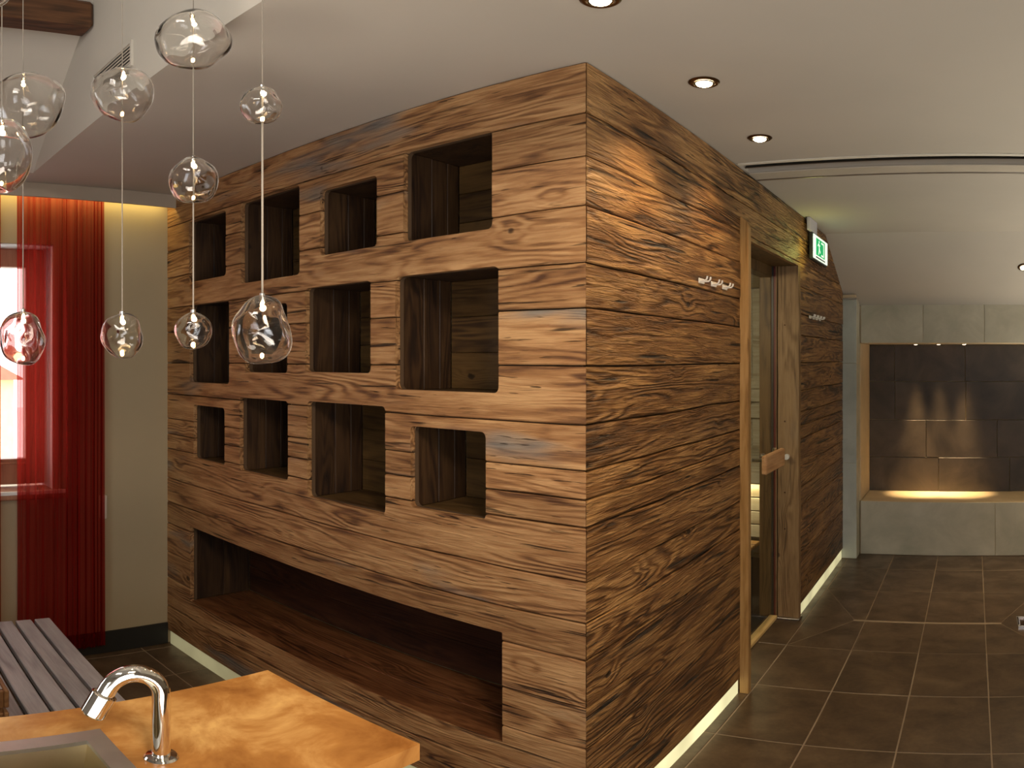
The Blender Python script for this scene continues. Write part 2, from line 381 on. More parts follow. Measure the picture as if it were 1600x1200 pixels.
def islands(me):
    bm = bmesh.new(); bm.from_mesh(me); seen = set(); out = []
    bm.verts.ensure_lookup_table(); bm.verts.index_update()
    for v in bm.verts:
        if v.index in seen: continue
        st = [v]; comp = []; seen.add(v.index)
        while st:
            q = st.pop(); comp.append(q)
            for e in q.link_edges:
                r = e.other_vert(q)
                if r.index not in seen: seen.add(r.index); st.append(r)
        mp = {q.index: i for i, q in enumerate(comp)}
        fs = [tuple(mp[q.index] for q in f.verts) for f in {f for q in comp for f in q.link_faces}]
        out.append(([q.co.copy() for q in comp], fs))
    bm.free(); return out

def rrect(x0, x1, z0, z1, r, n=5):
    pts = []
    for cx, cz, a0 in ((x1 - r, z1 - r, 0), (x0 + r, z1 - r, 90), (x0 + r, z0 + r, 180), (x1 - r, z0 + r, 270)):
        for k in range(n + 1):
            a = radians(a0 + 90 * k / n); pts.append((cx + r * cos(a), cz + r * sin(a)))
    return pts

FL = -1.57; CE = 0.86
XW = -3.43         # cream wall plane
XS = -1.006        # side timber face
YF = 1.70          # shelf timber face
TH = 0.022

# ------------------------------------------------------------------ floor
fl = MB().box(-3.75, 2.25, -3.05, 6.3, FL - 0.08, FL - 0.0012 - 0.012 * 0).obj('floor', M['grout'])
struct(fl, 'dark brown stoneware tiled floor with tan joints')
random.seed(3)
gx = [-0.966 + 0.343 * k for k in range(-9, 10)]
gy = [2.6 + 0.53 * k for k in range(-11, 8)]
trap = []
def tile_ok(x0, x1, y0, y1): return x1 - x0 > 0.03 and y1 - y0 > 0.03
xs = [-3.43] + [x for x in gx if -3.40 < x < 2.15] + [2.2]
ys = [-3.0] + [y for y in gy if -2.95 < y < 5.6] + [5.68]
# shower tray: the slab falls to a channel; its tiles are cut on the diagonal
SX0, SX1, SY0, SY1 = -0.966, 0.406, 3.60, 4.66
for i in range(len(xs) - 1):
    for j in range(len(ys) - 1):
        x0, x1, y0, y1 = xs[i], xs[i + 1], ys[j], ys[j + 1]
        if x0 > -1.0 and x1 < 0.42 and y0 > 3.55 and y1 < 4.75: continue
        if x1 < -1.3 and y0 > 1.9: continue
        g = 0.0026
        if tile_ok(x0, x1, y0, y1):
            MB().box(x0 + g, x1 - g, y0 + g, y1 - g, FL - 0.014, FL + random.uniform(-0.0006, 0.0006), 0.0015).obj('tile', M['floor_tile'], fl)
# diagonal cut tiles round the channel, sloping a few millimetres to the drain
y0t, y1t = 3.66 + 0.002, 4.72 - 0.002
ya, yb = 4.118, 4.142
DZ = -0.0008
def slab(name, pts, mat=M['floor_tile']):
    n = len(pts); top = [(x, y, z) for x, y, z in pts]; bot = [(x, y, FL - 0.02) for x, y, z in pts]
    o = mesh_obj(name, top + bot, [tuple(range(n)), tuple(range(2 * n - 1, n - 1, -1))] + [(i, n + i, n + (i + 1) % n, (i + 1) % n) for i in range(n)], mat, fl)
    bm = bmesh.new(); bm.from_mesh(o.data); bmesh.ops.recalc_face_normals(bm, faces=bm.faces); bm.to_mesh(o.data); bm.free()
    return o
CH0, CH1 = -0.69, 0.155
g = 0.002
zt, zd = FL, FL + DZ
L_, R_ = SX0 + g, SX1 - g
cuts = [-0.623, -0.28, 0.063]
def near_edge(x):   # front piece edge from (L_,y0t) to (CH0,ya) to (CH1,ya) to (R_,y0t)
    if x < CH0: return y0t + (x - L_) / (CH0 - L_) * (ya - y0t)
    if x > CH1: return y0t + (R_ - x) / (R_ - CH1) * (ya - y0t)
    return ya
def far_edge(x):
    if x < CH0: return y1t - (x - L_) / (CH0 - L_) * (y1t - yb)
    if x > CH1: return y1t - (R_ - x) / (R_ - CH1) * (y1t - yb)
    return yb
bx = [L_, -0.623, -0.28, 0.063, R_]
for i in range(4):
    a, b = bx[i] + (g if i else 0), bx[i + 1] - (g if i < 3 else 0)
    mids = [m for m in (CH0, CH1) if a < m < b]
    pts = [(a, y0t, zt), (b, y0t, zt)] + [(x, near_edge(x) - g, zt + DZ * (near_edge(x) - y0t) / (ya - y0t)) for x in [b] + mids[::-1] + [a]]
    pts = [p for k, p in enumerate(pts) if k == 0 or (Vector(p) - Vector(pts[k - 1])).length > 1e-3]
    slab('tile', pts)
    pts = [(b, y1t, zt), (a, y1t, zt)] + [(x, far_edge(x) + g, zt + DZ * (y1t - far_edge(x)) / (y1t - yb)) for x in [a] + mids + [b]]
    pts = [p for k, p in enumerate(pts) if k == 0 or (Vector(p) - Vector(pts[k - 1])).length > 1e-3]
    slab('tile', pts)
slab('tile', [(L_, y0t + 0.006, zt), (CH0 - g, ya, zd), (CH0 - g, yb, zd), (L_, y1t - 0.006, zt)])
slab('tile', [(R_, y1t - 0.006, zt), (CH1 + g, yb, zd), (CH1 + g, ya, zd), (R_, y0t + 0.006, zt)])
dr = empty('shower_drain', (-0.267, 4.13, FL - 0.008))
MB().box(CH0, CH1, 4.119, 4.124, FL - 0.02, FL - 0.002, 0.001).obj('edge_profile', M['aluminium'], dr)
MB().box(CH0, CH1, 4.136, 4.141, FL - 0.02, FL - 0.004, 0.001).obj('edge_profile', M['aluminium'], dr)
MB().box(CH0, CH1, 4.124, 4.136, FL - 0.02, FL - 0.008).obj('grate', M['steel'], dr)
rebase(dr, dr.location.copy())
tag(dr, 'long thin steel shower drain channel let into the dark floor', 'drain')
fd = empty('floor_outlet', (0.33, 4.14, FL))
for (a, b, c, d) in ((0.245, 0.415, 4.05, 4.065), (0.245, 0.415, 4.205, 4.22), (0.245, 0.26, 4.065, 4.205), (0.40, 0.415, 4.065, 4.205)):
    MB().box(a, b, c, d, FL - 0.012, FL + 0.012, 0.003).obj('rim', M['chrome'], fd)
MB().box(0.26, 0.40, 4.065, 4.205, FL - 0.012, FL + 0.002).obj('cover', M['bronze'], fd)
rebase(fd, fd.location.copy())
tag(fd, 'small square chrome rimmed floor outlet at the right edge', 'drain')

# ------------------------------------------------------------------ shell
wl = MB()
WY0, WY1, WZ0, WZ1 = 0.05, 1.074, -0.66, 0.571     # window opening
for (y0, y1, z0, z1) in ((-3.05, -2.2, FL, CE), (-2.2, -1.0, FL, -0.6), (-2.2, -1.0, 0.6, CE), (-1.0, WY0, FL, CE), (WY1, 1.70 + 0.30, FL, CE), (WY0, WY1, FL, WZ0), (WY0, WY1, WZ1, CE), (2.0, 6.3, FL, CE)):
    wl.box(XW - 0.30, XW, y0, y1, z0, z1)
wl.box(XW - 0.30, XW, -3.05, 0.89, CE, 2.3)
wl = struct(wl.obj('wall_left', M['cream']), 'cream painted wall with the red curtained window')
MB().box(XW + 0.001, XW + 0.014, -3.0, YF - 0.002, FL, FL + 0.125, 0.002).obj('baseboard_left', M['dark_base'])['kind'] = 'structure'
bpy.data.objects['baseboard_left']['label'] = 'dark skirting along the foot of the cream wall'
rv = MB()
rv.box(XW - 0.299, XW - 0.004, WY1 - 0.006, WY1 - 0.001, WZ0, WZ1)
rv.box(XW - 0.299, XW - 0.004, WY0 + 0.001, WY0 + 0.006, WZ0, WZ1)
rv.box(XW - 0.299, XW - 0.004, WY0 + .006, WY1 - .006, WZ1 - 0.006, WZ1 - 0.001)
win = empty('window_1', (XW - 0.17, (WY0 + WY1) / 2, WZ0))
rv.obj('reveal', M['reveal'], win)
fx0, fx1 = XW - 0.20, XW - 0.14
def wbox(n, y0, y1, z0, z1, x0=fx0, x1=fx1, m='window_wood'): return MB().box(x0, x1, y0, y1, z0, z1, 0.004).obj(n, M[m], win)
wbox('jamb', WY1 - 0.105, WY1 - 0.006, WZ0 + 0.02, WZ1 - 0.006)
wbox('jamb', WY0 + 0.006, WY0 + 0.105, WZ0 + 0.02, WZ1 - 0.006)
wbox('head', WY0 + 0.105, WY1 - 0.105, WZ1 - 0.10, WZ1 - 0.006)
wbox('bottom_rail', WY0 + 0.105, WY1 - 0.105, WZ0 + 0.02, -0.507)
wbox('glazing_bead', WY0 + 0.105, WY1 - 0.105, -0.535, -0.525, fx1, fx1 + 0.006)
wbox('pane', WY0 + 0.10, WY1 - 0.10, -0.51, WZ1 - 0.095, XW - 0.176, XW - 0.172, 'pane')
sl = MB().box(XW - 0.14, XW + 0.036, WY0 - 0.05, WY1 + 0.05, WZ0 - 0.03, WZ0 + 0.012, 0.006).obj('window_sill', M['window_wood'], win)
MB().box(XW + 0.034, XW + 0.040, WY0 - 0.05, WY1 + 0.05, WZ0 - 0.004, WZ0 + 0.016, 0.003).obj('sill_highlight', M['reveal'], win)  # white strip standing in for the highlight along the sill
rebase(win, win.location.copy())
struct(win, 'brown framed window behind the sheer red curtain')
# outside: pale ground, an ochre house, a tree
og = MB().box(-60, -3.9, -30, 30, -4.2, -4.1).obj('ground', M['snow_ground']); struct(og, 'pale ground outside the window')
hs = empty('house', (-16, 3.0, -4.1))
MB().box(-19, -14, 1.2, 3.55, -4.1, -0.4).obj('wall', M['far_house'], hs)
MB().prism([(1.0, -0.4), (3.75, -0.4), (2.38, 0.35)], -19.2, -13.8, 'x').obj('roof', M['far_roof'], hs)
for k in range(2):
    MB().box(-14.02, -13.96, 2.5, 3.1, -1.5 - k * 1.4, -0.8 - k * 1.4).obj('window', M['vent_dark'], hs)
rebase(hs, hs.location.copy()); tag(hs, 'ochre house seen through the window at the left edge', 'building')

wr = MB()
for (y0, y1, z0, z1) in ((-3.05, -1.35, FL, 2.3), (0.15, 6.3, FL, 2.3), (-1.35, 0.15, FL, -0.7), (-1.35, 0.15, 0.75, 2.3)):
    wr.box(2.2, 2.4, y0, y1, z0, z1)
struct(wr.obj('wall_right', M['plaster']), 'plaster wall to the right, out of the picture')
wb = MB()
for (x0, x1, z0, z1) in ((-3.73, 0.3, FL, 2.3), (1.7, 2.4, FL, 2.3), (0.3, 1.7, FL, -0.65), (0.3, 1.7, 0.95, 2.3)):
    wb.box(x0, x1, -3.25, -3.05, z0, z1)
struct(wb.obj('wall_back', M['plaster']), 'plaster wall behind the camera')

# ceiling: flat field with a gap for the air slot, the slope at the far end, the raised attic well on the near side
VS = (-0.998, 1.6, 2.965, 3.115)    # slot
cl = MB()
cl.box(-3.33, 2.2, 0.89, VS[2], CE, CE + 0.05)
cl.box(-3.33, VS[0], VS[2], VS[3], CE, CE + 0.05)
cl.box(VS[1], 2.2, VS[2], VS[3], CE, CE + 0.05)
cl.box(-3.33, 2.2, VS[3], 4.83, CE, CE + 0.05)
cl.prism([(4.83, CE), (5.68, CE - 0.52 * 0.85), (5.68, CE - 0.52 * 0.85 + 0.06), (4.83, CE + 0.05)], -3.33, 2.2, 'x')
cl.box(-3.73, -3.33, -3.05, 6.3, CE + 0.0, CE + 0.05)       # over the curtain slot
cl.box(-3.34, -3.15, -3.05, 0.89, CE, CE + 0.05)
zr = CE + 0.654 * (3.15 - 1.10)
cl.prism([(-3.15, CE), (-1.10, zr), (-1.10, zr + 0.06), (-3.15, CE + 0.06)], -3.05, 0.89, 'y')
cl.box(-1.10, 2.2, -3.05, 0.89, zr, zr + 0.06)
cl.prism([(-3.15, CE + 0.05), (2.2, CE + 0.05), (2.2, zr + 0.06), (-1.10, zr + 0.06)], 0.89, 0.95, 'y')
cl = struct(cl.obj('ceiling', M['ceiling']), 'warm grey plaster ceiling with a raised attic well at the left')
fa = MB().box(-3.34, -3.325, -3.05, YF - 0.001, 0.79, CE + 0.0, 0.002)
struct(fa.obj('trim_1', M['fascia']), 'plaster fascia hiding the cove light over the curtain')
bmv = MB().box(-2.47, -2.36, -3.0, 0.885, 1.245, 1.355, 0.01)
tag(bmv.obj('roof_beam', M['beam_wood']), 'dark brown timber purlin under the attic slope at top left', 'beam')
# wall grille on the well face
gr = empty('air_grille', (-2.2, 0.885, 0.95))
gf = MB()
gf.box(-2.37, -2.03, 0.882, 0.89, 1.035, 1.045); gf.box(-2.37, -2.03, 0.882, 0.89, 0.95, 0.96)
gf.box(-2.37, -2.36, 0.882, 0.89, 0.96, 1.035); gf.box(-2.04, -2.03, 0.882, 0.89, 0.96, 1.035)
gf.obj('frame', M['ceiling'], gr)
for k in range(6):
    z = 0.966 + k * 0.0125
    MB().prism([(0.883, z), (0.888, z + 0.008), (0.889, z + 0.006), (0.884, z - 0.002)], -2.36, -2.04, 'x').obj('slat', M['vent_lip'], gr)
MB().box(-2.36, -2.04, 0.8885, 0.8895, 0.96, 1.035).obj('backing', M['vent_dark'], gr)
rebase(gr, gr.location.copy()); tag(gr, 'small grey air grille high on the attic well face', 'vent')

# linear air slot in the ceiling
vt = empty('ceiling_vent', (0.3, 3.04, CE))
MB().box(VS[0], VS[1], VS[2] + 0.001, VS[3] - 0.001, CE + 0.035, CE + 0.045).obj('backing', M['vent_dark'], vt)
MB().box(VS[0] + 0.002, VS[1], VS[2] - 0.022, VS[2] + 0.004, CE - 0.006, CE + 0.001, 0.002).obj('rim', M['white_plastic'], vt)
MB().box(VS[0] + 0.002, VS[1], VS[3] - 0.004, VS[3] + 0.11, CE - 0.008, CE + 0.0, 0.002).obj('lip', M['vent_lip'], vt)
MB().box(VS[0] + 0.002, VS[1], VS[3] + 0.11, VS[3] + 0.122, CE - 0.012, CE + 0.0, 0.002).obj('rim', M['aluminium'], vt)
MB().prism([(VS[2] + 0.02, CE + 0.005), (VS[2] + 0.05, CE + 0.03), (VS[2] + 0.053, CE + 0.028), (VS[2] + 0.023, CE + 0.003)], VS[0] + 0.003, VS[1] - 0.003, 'x').obj('blade', M['aluminium'], vt)
MB().prism([(VS[2] + 0.08, CE + 0.005), (VS[2] + 0.11, CE + 0.03), (VS[2] + 0.113, CE + 0.028), (VS[2] + 0.083, CE + 0.003)], VS[0] + 0.003, VS[1] - 0.003, 'x').obj('blade', M['aluminium'], vt)
rebase(vt, vt.location.copy()); tag(vt, 'long narrow grey air slot in the flat ceiling', 'vent')

# ------------------------------------------------------------------ timber cabin: courses shared by both faces
CZ = [0.858, 0.702, 0.570, 0.427, 0.267, 0.142, -0.018, -0.180, -0.308, -0.390, -0.469, -0.628, -0.755, -0.873, -1.032, -1.178, -1.345, -1.490]
BZ = CZ[-1]
NICHES = [  # x0, x1, z0, z1
    (-3.188, -2.832, 0.384, 0.690), (-2.706, -2.274, 0.334, 0.698), (-2.145, -1.830, 0.393, 0.649), (-1.702, -1.329, 0.393, 0.707),
    (-3.184, -2.804, -0.112, 0.268), (-2.669, -2.355, -0.055, 0.228), (-2.237, -1.862, -0.048, 0.276), (-1.739, -1.305, -0.100, 0.278),
    (-3.144, -2.843, -0.488, -0.222), (-2.717, -2.351, -0.492, -0.167), (-2.224, -1.788, -0.535, -0.160), (-1.669, -1.353, -0.490, -0.218),
    (-3.177, -1.291, -1.243, -0.842)]

def plank_mesh(a0, a1, z0, z1, seed, mit0=0.0, mit1=0.0, top_w=True, bot_w=True, prot=0.0, wob=0.0016, th=TH):
    """board lying along 'a' with front at depth 0 (pointing to -d), chamfered, slightly wavy edges. returns verts (a, d, z)"""
    n = max(2, int((a1 - a0) / 0.09)); vs = []; fs = []
    ch = 0.0035
    for i in range(n + 1):
        a = a0 + (a1 - a0) * i / n
        wt = (noise.noise(Vector((a * 3.1, z1 * 7.7, 0))) * wob * 2) if top_w else 0
        wb_ = (noise.noise(Vector((a * 3.1, z0 * 7.7, 0))) * wob * 2) if bot_w else 0
        gt = 0.0018 + 0.0022 * max(0, noise.noise(Vector((a * 5, z1 * 3.3, 4)))) if top_w else 0
        gb = 0.0018 + 0.0022 * max(0, noise.noise(Vector((a * 5, z0 * 3.3, 9)))) if bot_w else 0
        p = -prot - 0.001 * noise.noise(Vector((a * 2, seed, 1)))
        zt_, zb_ = z1 + wt - gt, z0 + wb_ + gb
        m = (mit0 if i == 0 else 0) + (mit1 if i == n else 0)
        for (d, z) in ((th, zb_), (p + ch, zb_), (p, zb_ + ch), (p, zt_ - ch), (p + ch, zt_), (th, zt_)):
            vs.append((a + m * (d - p if m else 0) / th, d, z))
    for i in range(n):
        for k in range(6):
            k2 = (k + 1) % 6
            fs.append((i * 6 + k, (i + 1) * 6 + k, (i + 1) * 6 + k2, i * 6 + k2))
    fs += [tuple(range(6)), tuple(range(n * 6, n * 6 + 6))[::-1]]
    return vs, fs

def mk(name, vs, fs, mat, parent):
    o = mesh_obj(name, vs, fs, mat, parent)
    bm = bmesh.new(); bm.from_mesh(o.data); bmesh.ops.recalc_face_normals(bm, faces=bm.faces); bm.to_mesh(o.data); bm.free()
    return o

cut = MB()
for k, (x0, x1, z0, z1) in enumerate(NICHES):
    cut.prism(rrect(x0, x1, z0, z1, 0.018 if k < 12 else 0.004, 4), YF - 0.05, YF + 0.08, 'y')
cut = cut.obj('cutter', None)
rng = random.Random(7)
wc = MB().box(XW, XS - 0.024, YF + TH + 0.002, YF + TH + 0.018, BZ + 0.003, CE - 0.003).obj('wall_center', M['back_board'])
boolean(wc, cut)
struct(wc, 'reclaimed timber wall with square niches and a long low recess')
for k in range(len(CZ) - 1):
    z1, z0 = CZ[k], CZ[k + 1]
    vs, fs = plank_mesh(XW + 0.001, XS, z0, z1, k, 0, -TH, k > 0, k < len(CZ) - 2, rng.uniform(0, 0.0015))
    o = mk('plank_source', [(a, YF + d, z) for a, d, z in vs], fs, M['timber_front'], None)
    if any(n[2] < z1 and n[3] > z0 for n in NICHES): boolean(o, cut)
    for pv, pf in islands(o.data):
        mk('plank', pv, pf, M['timber_front'], wc)
    bpy.data.objects.remove(o)
bpy.data.objects.remove(cut)

# niche boxes
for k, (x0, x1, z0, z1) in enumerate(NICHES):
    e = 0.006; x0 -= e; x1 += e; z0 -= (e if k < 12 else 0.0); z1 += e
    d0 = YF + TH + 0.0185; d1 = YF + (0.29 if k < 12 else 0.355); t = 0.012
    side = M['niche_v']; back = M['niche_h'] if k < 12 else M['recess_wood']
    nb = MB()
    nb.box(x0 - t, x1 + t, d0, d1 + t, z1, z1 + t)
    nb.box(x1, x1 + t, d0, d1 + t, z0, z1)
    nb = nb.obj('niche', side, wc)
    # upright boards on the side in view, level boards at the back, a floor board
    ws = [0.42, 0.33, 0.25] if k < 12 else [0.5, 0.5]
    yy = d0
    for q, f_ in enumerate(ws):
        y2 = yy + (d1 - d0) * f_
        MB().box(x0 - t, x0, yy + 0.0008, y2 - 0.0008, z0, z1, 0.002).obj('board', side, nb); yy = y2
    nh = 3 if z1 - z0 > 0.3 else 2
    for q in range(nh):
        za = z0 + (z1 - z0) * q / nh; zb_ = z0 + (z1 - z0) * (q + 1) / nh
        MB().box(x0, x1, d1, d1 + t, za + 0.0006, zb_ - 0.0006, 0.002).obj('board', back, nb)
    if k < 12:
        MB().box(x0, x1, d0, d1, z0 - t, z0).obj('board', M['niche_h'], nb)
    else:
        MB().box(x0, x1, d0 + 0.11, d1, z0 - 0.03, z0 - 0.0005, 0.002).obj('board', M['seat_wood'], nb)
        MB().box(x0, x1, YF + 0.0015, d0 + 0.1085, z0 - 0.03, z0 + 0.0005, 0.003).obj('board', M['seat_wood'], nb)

# side wall
ws_ = MB()
for (a, b, c, d) in ((YF + 0.03, 3.05, BZ + .003, CE - .003), (3.05, 4.125, 0.562, CE - .003), (4.125, 4.80, BZ + .003, CE - .003), (4.80, 5.5, BZ + .003, 0.49)):
    ws_.box(XS - 0.04, XS - TH - 0.002, a, b, c, d)
ws_.prism([(4.80, 0.49), (5.5, 0.49), (5.5, 0.505), (4.80, CE - .003)], XS - 0.04, XS - TH - 0.002, 'x')
ws_ = struct(ws_.obj('wall_side', M['dark_gap']), 'deeply grained timber side wall with the sauna door')
cut2 = MB().box(XS - 0.1, XS + 0.1, 3.06, 4.08, -2, 0.545).obj('cutter', None)
cut3 = MB().prism([(4.83, CE - 0.001), (6.2, CE - 0.52 * 1.37 - .001), (6.2, 1.2), (4.83, 1.2)], XS - 0.1, XS + 0.1, 'x').obj('cutter', None)
for k in range(len(CZ) - 1):
    z1, z0 = CZ[k], CZ[k + 1]
    vs, fs = plank_mesh(YF, 5.498, z0, z1, k + 40, TH, 0, k > 0, k < len(CZ) - 2, rng.uniform(0, 0.003), 0.0025)
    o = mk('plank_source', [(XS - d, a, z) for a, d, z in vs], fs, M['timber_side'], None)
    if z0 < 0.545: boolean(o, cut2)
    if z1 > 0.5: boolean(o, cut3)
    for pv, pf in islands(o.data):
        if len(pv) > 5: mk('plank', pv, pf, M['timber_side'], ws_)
    bpy.data.objects.remove(o)
bpy.data.objects.remove(cut2); bpy.data.objects.remove(cut3)

# lit plinth boards under the timber walls
p1 = MB().box(XW + 0.02, XS - 0.008, YF + 0.008, YF + 0.02, FL, BZ).obj('trim_2', M['strip_dim'])
struct(p1, 'lit pale plinth strip under the niche wall')
p2 = MB().box(XS - 0.02, XS - 0.008, YF + 0.022, 3.008, FL, BZ).obj('trim_3', M['strip_bright'])
struct(p2, 'lit pale plinth strip under the side wall before the door')
p3 = MB().box(XS - 0.02, XS - 0.008, 4.125, 5.49, FL, BZ).obj('trim_4', M['strip_far'])
struct(p3, 'lit pale plinth strip under the side wall past the door')

# ------------------------------------------------------------------ sauna door
dr1 = empty('door_1', (-1.1, 3.6, FL))
# casing board standing proud on the near side, its head cut on a slant
MB().prism([(XS, FL + 0.002), (-0.966, FL + 0.002), (-0.966, 0.585), (-0.972, 0.605), (-0.998, 0.632), (XS, 0.635)], 3.01, 3.045, 'y').obj('casing', M['frame_wood'], dr1)
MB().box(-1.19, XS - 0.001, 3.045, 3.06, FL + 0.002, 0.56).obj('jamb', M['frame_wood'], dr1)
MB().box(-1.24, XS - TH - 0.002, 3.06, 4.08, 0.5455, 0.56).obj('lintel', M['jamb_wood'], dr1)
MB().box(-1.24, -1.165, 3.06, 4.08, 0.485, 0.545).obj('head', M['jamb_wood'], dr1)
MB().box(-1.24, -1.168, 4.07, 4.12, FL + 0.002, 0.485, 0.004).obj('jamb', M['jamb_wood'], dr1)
MB().box(-1.168, -1.155, 4.075, 4.12, FL + 0.002, 0.545).obj('gasket', M['black_plastic'], dr1)
MB().box(-1.153, -1.142, 4.074, 4.12, FL + 0.002, 0.545).obj('seal', M['red_seal'], dr1)
MB().box(-1.140, -1.1335, 4.066, 4.12, FL + 0.002, 0.545).obj('bead', M['post_wood'], dr1)
# hewn post with a wandering edge
pv = []; nn = 26
for i in range(nn + 1):
    z = FL + 0.012 + (0.545 - FL - 0.012) * i / nn
    w1 = 0.005 * noise.noise(Vector((z * 4, 1, 2))); w2 = 0.006 * noise.noise(Vector((z * 3, 7, 2)))
    pv += [(-1.128 + w1, 4.075, z), (XS + 0.004 + w2, 4.068, z), (XS + 0.006 + w2, 4.11, z), (-1.128 + w1, 4.12, z)]
pf = [(i * 4 + k, i * 4 + (k + 1) % 4, (i + 1) * 4 + (k + 1) % 4, (i + 1) * 4 + k) for i in range(nn) for k in range(4)] + [(3, 2, 1, 0), (nn * 4, nn * 4 + 1, nn * 4 + 2, nn * 4 + 3)]
mk('post', pv, pf, M['post_wood'], dr1)
MB().box(-1.16, XS + 0.012, 4.045, 4.125, FL + 0.001, FL + 0.012, 0.002).obj('post_shoe', M['aluminium'], dr1)
MB().box(-1.174, -1.126, 3.06, 4.06, FL + 0.001, FL + 0.022, 0.003).obj('threshold', M['threshold_wood'], dr1)
MB().box(-1.149, -1.141, 3.075, 4.06, FL + 0.03, 0.48).obj('glass_pane', M['pane'], dr1)
hd = MB().box(-1.058, -1.030, 3.51, 3.87, -0.588, -0.490, 0.006).obj('door_handle', M['handle_wood'], dr1)
for y in (3.62, 3.78):
    MB().tube([(-1.141, y, -0.53), (-1.058, y, -0.53)], 0.010).obj('standoff', M['chrome'], hd)
MB().box(-1.072, -1.058, 3.76, 3.80, -0.50, -0.478, 0.003).obj('bracket', M['chrome'], hd)
kn = MB(); kn.tube([(-1.068, 4.062, -0.565), (-1.068, 4.038, -0.565)], 0.0165)
kn.obj('roller_catch', M['nickel'], dr1, True)
for z in (-0.36, -0.78, -1.0, 0.2):
    MB().tube([(-1.085, 4.0735, z), (-1.085, 4.069, z)], 0.005, 8).obj('screw', M['bronze'], dr1)
rebase(dr1, dr1.location.copy()); struct(dr1, 'glazed sauna door in the timber wall with a chunky wooden handle')

# ------------------------------------------------------------------ sauna inside
for (b_, nm) in (((-3.3, -1.26, 5.36, 5.42, FL, 0.55), 'end'), ((-3.36, -3.3, 2.12, 5.42, FL, 0.55), 'left'), ((-3.3, -1.06, 2.08, 2.12, FL, 0.55), 'near'),
                 ((-1.10, -1.06, 4.13, 5.42, FL, 0.485), 'door'), ((-1.10, -1.06, 2.12, 3.04, FL, 0.55), 'corner')):
    struct(MB().box(*b_).obj('wall_inner_' + nm, M['sauna_wood']), 'pale boarded lining of the sauna, ' + nm + ' side')
struct(MB().box(-3.36, -1.06, 2.08, 5.30, 0.552, 0.585).obj('ceiling_inner', M['sauna_wood']), 'pale boarded sauna ceiling')
for k in range(14):
    MB().box(-3.28 + k * 0.145, -3.28 + k * 0.145 + 0.139, 5.352, 5.36, FL, 0.545, 0.002).obj('board', M['sauna_wood'], bpy.data.objects['wall_inner_end'])
sl_ = MB().box(-3.3, -1.2, 2.12, 5.36, FL - 0.01, FL + 0.003).obj('floor_inner', M['dark_base']); struct(sl_, 'dark floor inside the sauna')
ub = empty('sauna_bench', (-2.2, 4.8, FL))
for k in range(3):
    z = (-0.14, -0.229, -0.348)[k]
    MB().box(-3.2, -1.3, 5.31, 5.335, z - (0.085, 0.095, 0.10)[k], z, 0.004).obj('backrest_slat', M['sauna_wood'], ub)
for k in range(8):
    x = -1.55 - k * 0.17
    MB().box(x - 0.012, x + 0.012, 5.335, 5.351, -0.69, 0.25).obj('backrest_batten', M['sauna_wood'], ub)
for k in range(7):
    y = 4.30 + k * 0.15
    MB().box(-3.25, -1.3, y, y + 0.135, -0.72, -0.69, 0.004).obj('seat_slat', M['sauna_wood'], ub)
MB().box(-3.25, -1.3, 4.285, 4.30, -0.775, -0.69, 0.003).obj('seat_fascia', M['sauna_wood'], ub)
for k in range(4):
    MB().box(-3.25, -1.3, 4.36, 4.375, -1.14 + k * 0.088, -1.14 + k * 0.088 + 0.082, 0.003).obj('riser_board', M['sauna_wood'], ub)
rebase(ub, ub.location.copy()); tag(ub, 'upper slatted pale bench with backrest inside the sauna', 'bench')
lb = empty('sauna_step', (-2.2, 4.15, FL))
for k in range(3):
    MB().box(-3.25, -1.3, 3.98 + k * 0.105, 3.98 + k * 0.105 + 0.095, -1.165, -1.142, 0.004).obj('seat_slat', M['frame_wood'], lb)
MB().box(-3.25, -1.3, 3.965, 3.98, -1.235, -1.142, 0.003).obj('seat_fascia', M['frame_wood'], lb)
for x in (-3.2, -1.4):
    MB().box(x, x + 0.06, 4.0, 4.06, FL + 0.004, -1.165).obj('leg', M['frame_wood'], lb)
rebase(lb, lb.location.copy()); tag(lb, 'low step bench inside the sauna in front of the upper bench', 'bench')

# ------------------------------------------------------------------ far tiled wall with the lit niche
wf = MB()
YB = 5.66
wf.box(-0.895, 2.2, YB + 0.008, 6.10, -1.13 - 0.44, -1.138)
wf.box(-0.895, 2.2, YB + 0.008, 6.10, 0.137, 0.44)
wf.box(-0.93, -0.905, YB + 0.008, 6.20, FL, 0.44)
wf.box(1.5, 2.2, YB + 0.008, 6.20, -1.13, 0.13)
wf.box(-0.93, 2.2, 6.155, 6.20, FL, 0.44)
wf.box(-3.42, 2.2, 6.20, 6.30, FL, 0.855)
wf = struct(wf.obj('wall_far', M['niche_plaster']), 'pale stone tiled end wall with a lit dark niche')
def tile(x0, x1, y0, y1, z0, z1, m, b=0.003): return MB().box(x0, x1, y0, y1, z0, z1, b).obj('tile', M[m], wf)
for a, b in ((-0.89, -0.399), (-0.399, 0.08), (0.08, 0.56), (0.56, 1.04), (1.04, 1.5)):
    tile(a + 0.0015, b - 0.0015, YB, YB + 0.008, 0.130, 0.432, 'grey_tile', 0.002)
for a, b in ((-0.89, 0.165), (0.165, 1.2), (1.2, 2.2)):
    tile(a + 0.0015, b - 0.0015, YB, YB + 0.008, FL + 0.002, -1.130, 'grey_tile', 0.002)
tile(1.5, 2.2, YB, YB + 0.008, -1.128, 0.432, 'grey_tile')
MB().box(-0.895, 2.2, YB - 0.004, YB + 0.01, 0.432, 0.445, 0.002).obj('top_profile', M['aluminium'], wf)
